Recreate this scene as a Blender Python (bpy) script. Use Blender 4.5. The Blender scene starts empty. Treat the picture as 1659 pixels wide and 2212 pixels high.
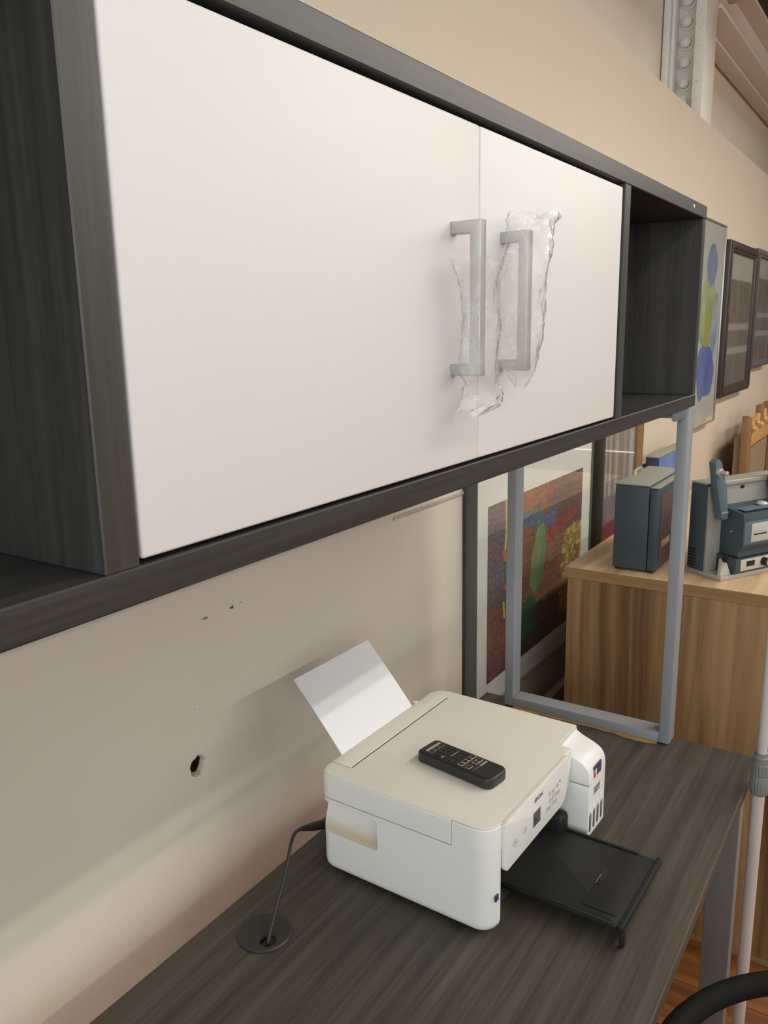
import bpy, bmesh, math, random
from mathutils import Vector, Matrix
random.seed(7)
rad = math.radians
scene = bpy.context.scene
col = scene.collection

# ---------------------------------------------------------------- camera
FPX, IW, IH = 1773.93, 1659.0, 2212.0
CAM = Vector((-1.7095, -0.8288, 0.8751))
yaw, pitch, roll = rad(33.2915), rad(-12.4428), rad(-1.0686)
fwd = Vector((math.cos(pitch)*math.cos(yaw), math.cos(pitch)*math.sin(yaw), math.sin(pitch)))
rgt = fwd.cross(Vector((0, 0, 1))).normalized()
upv = rgt.cross(fwd)
r2 = rgt*math.cos(roll) + upv*math.sin(roll)
u2 = -rgt*math.sin(roll) + upv*math.cos(roll)
cd = bpy.data.cameras.new('camera')
cd.sensor_fit = 'VERTICAL'
cd.sensor_height = 36.0
cd.lens = FPX*36.0/IH
cd.clip_start = 0.02
cam = bpy.data.objects.new('camera', cd)
col.objects.link(cam)
mw = Matrix((r2, u2, -fwd)).transposed().to_4x4()
mw.translation = CAM
cam.matrix_world = mw
scene.camera = cam

# ---------------------------------------------------------------- world, exposure
w = bpy.data.worlds.new('world')
scene.world = w
w.use_nodes = True
bg = w.node_tree.nodes['Background']
bg.inputs[0].default_value = (0.93, 0.97, 1.0, 1)
bg.inputs[1].default_value = 3.0
vs = scene.view_settings
vs.view_transform = 'Standard'
vs.look = 'None'
vs.exposure = -0.13
vs.gamma = 1.0
vs.use_curve_mapping = False
LAMP = 0.84          # overall lamp power factor

# ---------------------------------------------------------------- materials
def lin(c):
    return tuple(((v/255)/12.92 if v/255 <= .04045 else ((v/255+.055)/1.055)**2.4) for v in c)

def pmat(name, rgb, rough=.5, metal=0., var=0., vscale=30., bump=0., bscale=200., spec=.5, coat=0.):
    m = bpy.data.materials.new(name)
    m.use_nodes = True
    nt = m.node_tree
    b = nt.nodes['Principled BSDF']
    c = lin(rgb)
    b.inputs['Roughness'].default_value = rough
    b.inputs['Metallic'].default_value = metal
    b.inputs['Specular IOR Level'].default_value = spec
    if coat:
        b.inputs['Coat Weight'].default_value = coat
    tc = nt.nodes.new('ShaderNodeTexCoord')
    nz = nt.nodes.new('ShaderNodeTexNoise')
    nz.inputs['Scale'].default_value = vscale
    nz.inputs['Detail'].default_value = 4
    nt.links.new(tc.outputs['Object'], nz.inputs['Vector'])
    mx = nt.nodes.new('ShaderNodeMix')
    mx.data_type = 'RGBA'
    mx.inputs[6].default_value = (*[max(0, v*(1-var)) for v in c], 1)
    mx.inputs[7].default_value = (*[min(1, v*(1+var)) for v in c], 1)
    nt.links.new(nz.outputs[0], mx.inputs[0])
    nt.links.new(mx.outputs[2], b.inputs['Base Color'])
    if bump:
        n2 = nt.nodes.new('ShaderNodeTexNoise')
        n2.inputs['Scale'].default_value = bscale
        nt.links.new(tc.outputs['Object'], n2.inputs['Vector'])
        bp = nt.nodes.new('ShaderNodeBump')
        bp.inputs['Strength'].default_value = bump
        bp.inputs['Distance'].default_value = .002
        nt.links.new(n2.outputs[0], bp.inputs['Height'])
        nt.links.new(bp.outputs[0], b.inputs['Normal'])
    return m

def wood(name, dark, mid, light, axis, fine=60., stretch=.02, rough=.5, wobble=0., spec=.4, warp=1.0):
    """grain running along `axis` (0,1,2)"""
    m = bpy.data.materials.new(name)
    m.use_nodes = True
    nt = m.node_tree
    b = nt.nodes['Principled BSDF']
    b.inputs['Roughness'].default_value = rough
    b.inputs['Specular IOR Level'].default_value = spec
    tc = nt.nodes.new('ShaderNodeTexCoord')
    mp = nt.nodes.new('ShaderNodeMapping')
    s = [1., 1., 1.]
    s[axis] = stretch
    mp.inputs['Scale'].default_value = s
    nt.links.new(tc.outputs['Object'], mp.inputs['Vector'])
    vec = mp.outputs[0]
    if wobble:
        mp2 = nt.nodes.new('ShaderNodeMapping')
        s2 = [1.6, 1.6, 1.6]
        s2[axis] = .7
        mp2.inputs['Scale'].default_value = s2
        nt.links.new(tc.outputs['Object'], mp2.inputs['Vector'])
        wn = nt.nodes.new('ShaderNodeTexNoise')
        wn.inputs['Scale'].default_value = 2.2*warp
        wn.inputs['Detail'].default_value = 1
        nt.links.new(mp2.outputs[0], wn.inputs['Vector'])
        vm = nt.nodes.new('ShaderNodeVectorMath')
        vm.operation = 'MULTIPLY_ADD'
        vm.inputs[1].default_value = (wobble, wobble, wobble)
        nt.links.new(wn.outputs[1], vm.inputs[0])
        nt.links.new(vec, vm.inputs[2])
        vec = vm.outputs[0]
    n1 = nt.nodes.new('ShaderNodeTexNoise')
    n1.inputs['Scale'].default_value = fine
    n1.inputs['Detail'].default_value = 6
    n1.inputs['Roughness'].default_value = .6
    nt.links.new(vec, n1.inputs['Vector'])
    n2 = nt.nodes.new('ShaderNodeTexNoise')
    n2.inputs['Scale'].default_value = fine*.22
    n2.inputs['Detail'].default_value = 2
    nt.links.new(vec, n2.inputs['Vector'])
    ad = nt.nodes.new('ShaderNodeMath')
    ad.operation = 'ADD'
    nt.links.new(n1.outputs[0], ad.inputs[0])
    nt.links.new(n2.outputs[0], ad.inputs[1])
    rp = nt.nodes.new('ShaderNodeValToRGB')
    rp.color_ramp.elements[0].position = .36
    rp.color_ramp.elements[0].color = (*lin(dark), 1)
    rp.color_ramp.elements[1].position = .64
    rp.color_ramp.elements[1].color = (*lin(light), 1)
    e = rp.color_ramp.elements.new(.5)
    e.color = (*lin(mid), 1)
    hf = nt.nodes.new('ShaderNodeMath')
    hf.operation = 'MULTIPLY'
    hf.inputs[1].default_value = .5
    nt.links.new(ad.outputs[0], hf.inputs[0])
    nt.links.new(hf.outputs[0], rp.inputs[0])
    nt.links.new(rp.outputs[0], b.inputs['Base Color'])
    bp = nt.nodes.new('ShaderNodeBump')
    bp.inputs['Strength'].default_value = .12
    bp.inputs['Distance'].default_value = .001
    nt.links.new(n1.outputs[0], bp.inputs['Height'])
    nt.links.new(bp.outputs[0], b.inputs['Normal'])
    return m

def emis(name, rgb, strength):
    m = bpy.data.materials.new(name)
    m.use_nodes = True
    b = m.node_tree.nodes['Principled BSDF']
    b.inputs['Emission Color'].default_value = (*rgb, 1)
    b.inputs['Emission Strength'].default_value = strength
    return m

def schlick(nt, f0=.04):
    lw = nt.nodes.new('ShaderNodeLayerWeight')
    lw.inputs[0].default_value = .5
    pw = nt.nodes.new('ShaderNodeMath')
    pw.operation = 'POWER'
    pw.inputs[1].default_value = 5
    nt.links.new(lw.outputs['Facing'], pw.inputs[0])
    ma = nt.nodes.new('ShaderNodeMath')
    ma.operation = 'MULTIPLY_ADD'
    ma.inputs[1].default_value = 1-f0
    ma.inputs[2].default_value = f0
    nt.links.new(pw.outputs[0], ma.inputs[0])
    return ma.outputs[0], lw

def glassmat(name, tint=(1, 1, 1), refl=1.0):
    m = bpy.data.materials.new(name)
    m.use_nodes = True
    nt = m.node_tree
    nt.nodes.remove(nt.nodes['Principled BSDF'])
    out = nt.nodes['Material Output']
    t = nt.nodes.new('ShaderNodeBsdfTransparent')
    t.inputs[0].default_value = (*tint, 1)
    g = nt.nodes.new('ShaderNodeBsdfGlossy')
    g.inputs['Roughness'].default_value = .03
    fo, _ = schlick(nt)
    ml = nt.nodes.new('ShaderNodeMath')
    ml.operation = 'MULTIPLY'
    ml.inputs[1].default_value = refl
    nt.links.new(fo, ml.inputs[0])
    x = nt.nodes.new('ShaderNodeMixShader')
    nt.links.new(ml.outputs[0], x.inputs[0])
    nt.links.new(t.outputs[0], x.inputs[1])
    nt.links.new(g.outputs[0], x.inputs[2])
    nt.links.new(x.outputs[0], out.inputs[0])
    return m

def bagmat():
    m = bpy.data.materials.new('clear_plastic_film')
    m.use_nodes = True
    nt = m.node_tree
    nt.nodes.remove(nt.nodes['Principled BSDF'])
    out = nt.nodes['Material Output']
    t = nt.nodes.new('ShaderNodeBsdfTransparent')
    d = nt.nodes.new('ShaderNodeBsdfDiffuse')
    d.inputs[0].default_value = (.86, .87, .85, 1)
    tl = nt.nodes.new('ShaderNodeBsdfTranslucent')
    tl.inputs[0].default_value = (.86, .87, .85, 1)
    dx = nt.nodes.new('ShaderNodeMixShader')
    dx.inputs[0].default_value = .5
    nt.links.new(d.outputs[0], dx.inputs[1])
    nt.links.new(tl.outputs[0], dx.inputs[2])
    a = nt.nodes.new('ShaderNodeMixShader')
    a.inputs[0].default_value = .22
    nt.links.new(t.outputs[0], a.inputs[1])
    nt.links.new(dx.outputs[0], a.inputs[2])
    g = nt.nodes.new('ShaderNodeBsdfGlossy')
    g.inputs['Roughness'].default_value = .07
    fo, lw = schlick(nt, .05)
    tc = nt.nodes.new('ShaderNodeTexCoord')
    nz = nt.nodes.new('ShaderNodeTexNoise')
    nz.inputs['Scale'].default_value = 95
    nz.inputs['Detail'].default_value = 5
    nt.links.new(tc.outputs['Object'], nz.inputs['Vector'])
    bp = nt.nodes.new('ShaderNodeBump')
    bp.inputs['Strength'].default_value = 1.0
    bp.inputs['Distance'].default_value = .004
    nt.links.new(nz.outputs[0], bp.inputs['Height'])
    nt.links.new(bp.outputs[0], g.inputs['Normal'])
    nt.links.new(bp.outputs[0], lw.inputs['Normal'])
    b = nt.nodes.new('ShaderNodeMixShader')
    nt.links.new(fo, b.inputs[0])
    nt.links.new(a.outputs[0], b.inputs[1])
    nt.links.new(g.outputs[0], b.inputs[2])
    nt.links.new(b.outputs[0], out.inputs[0])
    return m

def attrmat(name, rough=.7):
    m = bpy.data.materials.new(name)
    m.use_nodes = True
    nt = m.node_tree
    a = nt.nodes.new('ShaderNodeAttribute')
    a.attribute_name = 'Col'
    nt.links.new(a.outputs[0], nt.nodes['Principled BSDF'].inputs['Base Color'])
    nt.nodes['Principled BSDF'].inputs['Roughness'].default_value = rough
    return m

def wallmat(name, rgb, rough, marks=()):
    """painted wall; marks = list of (x, z, half width, half height, rgb): ragged scuffs"""
    m = pmat(name, rgb, rough, var=.03, vscale=2.5, bump=.05, bscale=260)
    nt = m.node_tree
    b = nt.nodes['Principled BSDF']
    cur = b.inputs['Base Color'].links[0].from_socket
    tc = nt.nodes.new('ShaderNodeTexCoord')
    nz = nt.nodes.new('ShaderNodeTexNoise')
    nz.inputs['Scale'].default_value = 160
    nz.inputs['Detail'].default_value = 4
    nt.links.new(tc.outputs['Object'], nz.inputs['Vector'])
    for (x, z, hx, hz, c) in marks:
        sb = nt.nodes.new('ShaderNodeVectorMath')
        sb.operation = 'SUBTRACT'
        sb.inputs[1].default_value = (x, 0, z)
        nt.links.new(tc.outputs['Object'], sb.inputs[0])
        sc = nt.nodes.new('ShaderNodeVectorMath')
        sc.operation = 'MULTIPLY'
        sc.inputs[1].default_value = (1/hx, 0, 1/hz)
        nt.links.new(sb.outputs[0], sc.inputs[0])
        ln = nt.nodes.new('ShaderNodeVectorMath')
        ln.operation = 'LENGTH'
        nt.links.new(sc.outputs[0], ln.inputs[0])
        ad = nt.nodes.new('ShaderNodeMath')
        ad.operation = 'MULTIPLY_ADD'
        ad.inputs[1].default_value = -.55
        ad.inputs[2].default_value = .66
        nt.links.new(ln.outputs['Value'], ad.inputs[0])
        gt = nt.nodes.new('ShaderNodeMath')
        gt.operation = 'GREATER_THAN'
        nt.links.new(ad.outputs[0], gt.inputs[0])
        nt.links.new(nz.outputs[0], gt.inputs[1])
        mx = nt.nodes.new('ShaderNodeMix')
        mx.data_type = 'RGBA'
        nt.links.new(gt.outputs[0], mx.inputs[0])
        nt.links.new(cur, mx.inputs[6])
        mx.inputs[7].default_value = (*lin(c), 1)
        cur = mx.outputs[2]
    nt.links.new(cur, b.inputs['Base Color'])
    return m

def dustmat():
    m = pmat('printer_plastic_dusty', (226, 226, 222), .45)
    nt = m.node_tree
    b = nt.nodes['Principled BSDF']
    geo = nt.nodes.new('ShaderNodeNewGeometry')
    sx = nt.nodes.new('ShaderNodeSeparateXYZ')
    nt.links.new(geo.outputs['Normal'], sx.inputs[0])
    rp = nt.nodes.new('ShaderNodeMapRange')
    rp.inputs[1].default_value = .35
    rp.inputs[2].default_value = .8
    nt.links.new(sx.outputs[2], rp.inputs[0])
    mx = nt.nodes.new('ShaderNodeMix')
    mx.data_type = 'RGBA'
    mx.inputs[6].default_value = (*lin((228, 228, 224)), 1)
    mx.inputs[7].default_value = (*lin((206, 194, 170)), 1)
    nt.links.new(rp.outputs[0], mx.inputs[0])
    nt.links.new(mx.outputs[2], b.inputs['Base Color'])
    return m

WALLC = (216, 201, 180)
M = dict(
    wall=wallmat('painted_wall', (207, 194, 175), .6, [(1.02, 1.715, .010, .007, (120, 105, 90)), (3.18, 1.56, .016, .008, (120, 105, 90))]),
    wallow=wallmat('painted_wall_low', (226, 218, 205), .33, [(-.808, .420, .020, .005, (128, 116, 104)), (-.742, .420, .013, .008, (100, 84, 72)), (-.722, .423, .012, .004, (150, 138, 124)), (-.842, .275, .003, .003, (110, 96, 84))]),
    wallup=pmat('painted_wall_upper', (234, 226, 211), .7, var=.04, vscale=2),
    plaster=pmat('broken_plaster', (226, 216, 196), .9, var=.12, vscale=120, bump=.6, bscale=300),
    trimw=pmat('pale_trim', (188, 182, 168), .5, var=.1, vscale=60),
    desk_x=wood('dark_laminate_desk', (53, 49, 42), (68, 63, 54), (82, 76, 66), 0, fine=210, stretch=.032, rough=.5, spec=.45),
    hut_x=wood('dark_laminate_along', (46, 46, 46), (55, 55, 55), (65, 65, 65), 0, fine=190, stretch=.03, rough=.42, spec=.42),
    hut_z=wood('dark_laminate_upright', (54, 53, 51), (65, 64, 62), (76, 75, 73), 2, fine=170, stretch=.035, rough=.4, spec=.5),
    door=pmat('white_door', (221, 221, 222), .5, var=.012, vscale=3, spec=.5),
    steel=pmat('brushed_steel', (190, 189, 184), .34, metal=.6, var=.05, vscale=200),
    greymet=pmat('grey_powder_coat', (138, 142, 147), .42, var=.04, vscale=300, spec=.5),
    greybolt=pmat('grey_leg_dark', (118, 116, 116), .5, var=.04, vscale=200),
    bracket=pmat('bracket_steel', (140, 148, 158), .35, metal=.6),
    blackrub=pmat('black_rubber', (24, 24, 24), .7),
    bag=bagmat(),
    prn=pmat('printer_plastic', (226, 227, 224), .42, var=.012, vscale=8, bump=.03, bscale=900),
    prn_top=pmat('printer_lid_plastic', (222, 219, 209), .5, var=.012, vscale=8, bump=.05, bscale=900),
    prn_dust=dustmat(),
    prn_dark=pmat('printer_black_plastic', (27, 28, 26), .55, spec=.35, var=.12, vscale=20, bump=.05, bscale=500),
    gap=pmat('seam_dark', (70, 68, 64), .8),
    ink_line=pmat('printed_dark_ink', (70, 72, 74), .6),
    ring=pmat('printed_grey_ink', (150, 150, 146), .6),
    screen=pmat('lcd_dark', (78, 84, 88), .12, coat=.3),
    slotg=pmat('ink_window', (132, 130, 128), .15),
    slotd=pmat('ink_level', (52, 52, 56), .2),
    st_blue=pmat('sticker_blue', (60, 62, 96), .4),
    st_red=pmat('sticker_red', (190, 70, 60), .4),
    st_white=pmat('sticker_white', (226, 226, 226), .4),
    st_yel=pmat('sticker_yellow', (214, 190, 90), .4),
    st_grey=pmat('sticker_grey', (168, 164, 162), .4),
    paper=pmat('copy_paper', (228, 229, 233), .7),
    remote=pmat('remote_black', (38, 38, 39), .38, spec=.5),
    remface=pmat('remote_face', (34, 35, 36), .5),
    remkey=pmat('remote_keys', (28, 29, 30), .45),
    remprint=pmat('remote_print', (168, 164, 140), .6),
    remdim=pmat('remote_dim_print', (86, 86, 80), .6),
    cable=pmat('cable_black', (40, 39, 37), .4),
    grommet=pmat('grommet_black', (44, 43, 41), .45, bump=.1, bscale=700),
    wal_z=wood('walnut_upright', (96, 70, 42), (140, 110, 74), (168, 138, 98), 2, fine=40, stretch=.03, rough=.45, wobble=.05, spec=.35),
    wal_x=wood('walnut_along_sheen', (168, 138, 104), (204, 176, 138), (224, 200, 166), 0, fine=34, stretch=.03, rough=.4, wobble=.05, spec=.4),  # paler than the upright walnut: the top's sheen is put into the colour
    wal_y=wood('walnut_edge', (112, 84, 52), (146, 114, 74), (164, 132, 90), 1, fine=50, stretch=.03, rough=.45, spec=.35),
    floorw=wood('floor_laminate', (92, 54, 26), (134, 84, 42), (160, 108, 60), 1, fine=30, stretch=.05, rough=.5, wobble=.04, spec=.25),
    blue=pmat('blue_grey_hammered', (58, 72, 80), .5, var=.12, vscale=160, bump=.15, bscale=500),
    bluel=pmat('blue_grey_light', (84, 104, 114), .45, var=.08, vscale=120, bump=.1, bscale=500),
    greytop=pmat('grey_green_top', (142, 146, 134), .6, var=.06, vscale=200, bump=.1, bscale=500),
    alu=pmat('satin_aluminium', (186, 184, 178), .38, metal=.55, var=.05, vscale=90),
    facep=pmat('grey_face_plate', (142, 140, 133), .5, var=.03, vscale=90),
    alul=pmat('pale_panel', (178, 175, 166), .45, var=.03, vscale=90),
    pole=pmat('pole_aluminium', (216, 215, 214), .35, metal=.4),
    collar=pmat('grey_ribbed_plastic', (118, 120, 116), .55),
    blackp=pmat('black_plastic', (18, 17, 16), .5, bump=.05, bscale=500),
    mat_w=pmat('picture_mat', (222, 228, 222), .8),
    fr_grey=pmat('grey_frame', (96, 96, 92), .5),
    fr_olive=pmat('dark_olive_frame', (62, 58, 46), .5),
    fr_gold=pmat('gold_brown_frame', (128, 98, 56), .45),
    fr_dark=pmat('dark_brown_frame', (64, 55, 50), .42),
    fr_slate=pmat('slate_frame', (92, 92, 94), .45),
    fr_silver=pmat('silver_edge', (190, 190, 186), .3, metal=.7),
    art=attrmat('artwork_print'),
    glass=glassmat('picture_glass'),
    canvas_side=pmat('canvas_blue_side', (56, 68, 96), .7),
    canvas_top=pmat('canvas_top', (150, 146, 138), .7),
    boardbrown=pmat('brown_board', (104, 78, 56), .7, var=.1, vscale=10),
    card=pmat('brown_shim', (176, 140, 86), .9, var=.12, vscale=80),
    gilt=pmat('gilt_wood', (140, 104, 66), .5, var=.25, vscale=40, bump=.4, bscale=80),
    giltl=pmat('gilt_wood_pale', (186, 146, 92), .55, var=.2, vscale=50, bump=.4, bscale=90),
    oldback=pmat('old_backing', (138, 122, 96), .8, var=.1, vscale=6),
    column=pmat('white_steel', (228, 227, 220), .5, var=.05, vscale=20, bump=.06, bscale=80),
    colshade=pmat('white_steel_shaded', (222, 221, 214), .55, var=.05, vscale=20),  # column white toned down, shade of the channel put into the colour
    beam=pmat('pink_beige_beam', (220, 211, 203), .7, var=.03, vscale=4),
    deck=pmat('ceiling_deck', (118, 110, 98), .9, var=.3, vscale=9),
    purlin=pmat('ceiling_purlin', (176, 162, 148), .8),
    lampbody=pmat('lamp_housing', (230, 230, 226), .5),
    tube=emis('fluorescent_tube', (1.0, .94, .85), 20),
    farwall=pmat('far_wall', (128, 124, 118), .8, var=.03, vscale=1),
    teal=pmat('teal_paint', (110, 180, 166), .7),
    chairf=pmat('black_chair', (15, 13, 11), .8, spec=.2, bump=.1, bscale=600),
)

# ---------------------------------------------------------------- geometry helpers
MAT = {}      # object name -> Matrix of its coordinate frame

class MB:
    def __init__(self):
        self.bm = bmesh.new()
    def _bevel(self, verts, bev, seg=2):
        if bev <= 0:
            return
        es = {e for v in verts for e in v.link_edges}
        bmesh.ops.bevel(self.bm, geom=list(es), offset=bev, segments=seg, affect='EDGES', profile=.5, clamp_overlap=True)
    def box(self, x0, x1, y0, y1, z0, z1, bev=0., seg=2):
        vs_ = [self.bm.verts.new(c) for c in ((x0, y0, z0), (x1, y0, z0), (x1, y1, z0), (x0, y1, z0), (x0, y0, z1), (x1, y0, z1), (x1, y1, z1), (x0, y1, z1))]
        for f in ((0, 3, 2, 1), (4, 5, 6, 7), (0, 1, 5, 4), (1, 2, 6, 5), (2, 3, 7, 6), (3, 0, 4, 7)):
            self.bm.faces.new([vs_[i] for i in f])
        self._bevel(vs_, bev, seg)
        return self
    def prism(self, poly, axis, lo, hi, bev=0., seg=2):
        """poly in the two other axes (cyclic order x,y,z without axis)"""
        def P(p, t):
            c = [0, 0, 0]
            o = [i for i in range(3) if i != axis]
            c[o[0]], c[o[1]], c[axis] = p[0], p[1], t
            return c
        a = [self.bm.verts.new(P(p, lo)) for p in poly]
        b = [self.bm.verts.new(P(p, hi)) for p in poly]
        n = len(poly)
        fs = [self.bm.faces.new(a), self.bm.faces.new(b)]
        for i in range(n):
            fs.append(self.bm.faces.new((a[i], a[(i+1) % n], b[(i+1) % n], b[i])))
        bmesh.ops.recalc_face_normals(self.bm, faces=fs)
        if bev:
            es = {e for f in fs[:2] for e in f.edges}
            bmesh.ops.bevel(self.bm, geom=list(es), offset=bev, segments=seg, affect='EDGES', profile=.5, clamp_overlap=True)
        return self
    def layers(self, loops, cap=True):
        """loops: list of equally long vertex loops"""
        L = [[self.bm.verts.new(c) for c in lp] for lp in loops]
        fs = []
        n = len(L[0])
        for k in range(len(L)-1):
            for i in range(n):
                fs.append(self.bm.faces.new((L[k][i], L[k][(i+1) % n], L[k+1][(i+1) % n], L[k+1][i])))
        if cap:
            fs.append(self.bm.faces.new(L[0]))
            fs.append(self.bm.faces.new(L[-1]))
        bmesh.ops.recalc_face_normals(self.bm, faces=fs)
        return self
    def tube(self, path, r, seg=12, cap=True):
        """r: number, or list per point, or (r_side, r_up)"""
        path = [Vector(p) for p in path]
        loops = []
        prev = None
        for i, p in enumerate(path):
            t = (path[min(i+1, len(path)-1)] - path[max(i-1, 0)]).normalized()
            ref = Vector((0, 0, 1)) if abs(t.z) < .95 else Vector((1, 0, 0))
            s = t.cross(ref).normalized()
            if prev is not None and s.dot(prev) < 0:
                s = -s
            prev = s
            u = s.cross(t)
            if isinstance(r, tuple):
                rs, ru = r
            elif isinstance(r, list):
                rs = ru = r[i]
            else:
                rs = ru = r
            loops.append([p + s*rs*math.cos(2*math.pi*k/seg) + u*ru*math.sin(2*math.pi*k/seg) for k in range(seg)])
        return self.layers(loops, cap)
    def lathe(self, prof, c, axis=2, seg=32):
        """prof list of (r, t) along axis through c"""
        o = [(1, 2), (2, 0), (0, 1)][axis]
        loops = []
        for r, t in prof:
            lp = []
            for k in range(seg):
                q = [0, 0, 0]
                q[axis] = c[axis] + t
                q[o[0]] = c[o[0]] + r*math.cos(2*math.pi*k/seg)
                q[o[1]] = c[o[1]] + r*math.sin(2*math.pi*k/seg)
                lp.append(q)
            loops.append(lp)
        return self.layers(loops)
    def quad(self, a, b, c, d):
        self.bm.faces.new([self.bm.verts.new(p) for p in (a, b, c, d)])
        return self
    def mesh(self, name, mat, inv=None, sharp=35):
        if inv is not None:
            bmesh.ops.transform(self.bm, matrix=inv, verts=self.bm.verts[:])
        me = bpy.data.meshes.new(name)
        self.bm.to_mesh(me)
        self.bm.free()
        for m_ in (mat if isinstance(mat, (list, tuple)) else [mat]):
            me.materials.append(m_)
        me.polygons.foreach_set('use_smooth', [True]*len(me.polygons))
        me.set_sharp_from_angle(angle=rad(sharp))
        return me
    def build(self, name, mat, parent=None, local=False, sharp=35):
        inv = None
        mtx = MAT.get(parent.name, Matrix()) if parent else Matrix()
        if parent and not local:
            inv = mtx.inverted()
        o = bpy.data.objects.new(name, self.mesh(name, mat, inv, sharp))
        col.objects.link(o)
        if parent:
            o.parent = parent
        MAT[o.name] = mtx
        return o

def tag(o, label=None, cat=None, group=None, kind=None):
    if label: o['label'] = label
    if cat: o['category'] = cat
    if group: o['group'] = group
    if kind: o['kind'] = kind
    return o

def thing(name, label, cat, loc=(0, 0, 0), rotz=0., group=None):
    o = bpy.data.objects.new(name, None)
    o.empty_display_size = .05
    col.objects.link(o)
    o.location = loc
    o.rotation_euler = (0, 0, rotz)
    MAT[o.name] = Matrix.Translation(Vector(loc)) @ Matrix.Rotation(rotz, 4, 'Z')
    return tag(o, label, cat, group)

def rrect(x0, x1, y0, y1, r, n=6):
    """rounded rectangle, r = one radius or (r00, r10, r11, r01)"""
    if not isinstance(r, (tuple, list)):
        r = (r,)*4
    pts = []
    for (cx, cy, rr, a0) in ((x0, y0, r[0], 180), (x1, y0, r[1], 270), (x1, y1, r[2], 0), (x0, y1, r[3], 90)):
        sx = 1 if cx == x0 else -1
        sy = 1 if cy == y0 else -1
        if rr <= 0:
            pts.append((cx, cy))
            continue
        for k in range(n+1):
            a = rad(a0 + 90*k/n)
            pts.append((cx+sx*rr+rr*math.cos(a), cy+sy*rr+rr*math.sin(a)))
    return pts

def inset(poly, d):
    n = len(poly)
    area = sum(poly[i][0]*poly[(i+1) % n][1]-poly[(i+1) % n][0]*poly[i][1] for i in range(n))
    s = 1 if area > 0 else -1
    out = []
    for i in range(n):
        p0, p1, p2 = Vector(poly[i-1]), Vector(poly[i]), Vector(poly[(i+1) % n])
        n1 = Vector((-(p1-p0).y, (p1-p0).x)).normalized()*s
        n2 = Vector((-(p2-p1).y, (p2-p1).x)).normalized()*s
        b = (n1+n2)
        b = b/max(.3, b.length_squared/2) if b.length > 1e-6 else n1
        out.append(tuple(p1+b*d))
    return out

def extrude_soft(mb, poly, z0, z1, rb=0., rt=0., n=4):
    """vertical extrusion of plan polygon with rounded bottom (rb) and top (rt) edges"""
    loops = []
    if rb:
        for k in range(n+1):
            a = math.pi/2*k/n
            loops.append([(x, y, z0+rb*(1-math.cos(a+0))) for x, y in inset(poly, rb*(1-math.sin(a)))])
    else:
        loops.append([(x, y, z0) for x, y in poly])
    if rt:
        for k in range(n+1):
            a = math.pi/2*k/n
            loops.append([(x, y, z1-rt*(1-math.sin(a))) for x, y in inset(poly, rt*(1-math.cos(a)))])
    else:
        loops.append([(x, y, z1) for x, y in poly])
    mb.layers(loops)
    return mb

def boolean(mb_a, mat_a, cutters):
    """mesh of mb_a minus cutters [(MB, mat)]"""
    oa = bpy.data.objects.new('tmp_a', mb_a.mesh('tmp_a', mat_a))
    col.objects.link(oa)
    tmp = []
    for cb, cm in cutters:
        oc = bpy.data.objects.new('tmp_c', cb.mesh('tmp_c', cm))
        col.objects.link(oc)
        md = oa.modifiers.new('b', 'BOOLEAN')
        md.operation = 'DIFFERENCE'
        md.solver = 'EXACT'
        md.material_mode = 'TRANSFER'
        md.object = oc
        tmp.append(oc)
    dg = bpy.context.evaluated_depsgraph_get()
    me = bpy.data.meshes.new_from_object(oa.evaluated_get(dg))
    for o in tmp + [oa]:
        bpy.data.objects.remove(o, do_unlink=True)
    me.polygons.foreach_set('use_smooth', [True]*len(me.polygons))
    me.set_sharp_from_angle(angle=rad(35))
    return me

def link_mesh(name, me, parent=None):
    me.name = name
    o = bpy.data.objects.new(name, me)
    col.objects.link(o)
    if parent:
        o.parent = parent
    MAT[o.name] = MAT.get(parent.name, Matrix()) if parent else Matrix()
    return o

def part_copy(o, parent, mtx=None):
    c = o.copy()
    col.objects.link(c)
    c.parent = parent
    if mtx is not None:
        c.matrix_local = mtx
    MAT[c.name] = MAT.get(parent.name, Matrix())
    return c

def text_part(name, body, size, mat, parent, mtx, extrude=.0004):
    cu = bpy.data.curves.new(name, 'FONT')
    cu.body = body
    cu.size = size
    cu.extrude = extrude
    cu.align_x = 'CENTER'
    cu.align_y = 'CENTER'
    to = bpy.data.objects.new('tmp_t', cu)
    col.objects.link(to)
    dg = bpy.context.evaluated_depsgraph_get()
    me = bpy.data.meshes.new_from_object(to.evaluated_get(dg))
    bpy.data.objects.remove(to, do_unlink=True)
    me.materials.clear()
    me.materials.append(mat)
    me.transform(mtx)
    o = link_mesh(name, me, parent)
    return o

def paint(name, x0, x1, z0, z1, y, nx, nz, fn, parent):
    """flat print in the plane y; fn(u, v) -> sRGB"""
    verts = [(x0+(x1-x0)*i/nx, y, z0+(z1-z0)*j/nz) for j in range(nz+1) for i in range(nx+1)]
    faces = [(j*(nx+1)+i, j*(nx+1)+i+1, (j+1)*(nx+1)+i+1, (j+1)*(nx+1)+i) for j in range(nz) for i in range(nx)]
    inv = MAT.get(parent.name, Matrix()).inverted()
    me = bpy.data.meshes.new(name)
    me.from_pydata([inv @ Vector(v) for v in verts], [], faces)
    at = me.color_attributes.new('Col', 'FLOAT_COLOR', 'POINT')
    buf = []
    for j in range(nz+1):
        for i in range(nx+1):
            buf += [*lin([max(0, min(255, c)) for c in fn(i/nx, j/nz)]), 1]
    at.data.foreach_set('color', buf)
    me.materials.append(M['art'])
    return link_mesh(name, me, parent)

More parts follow.
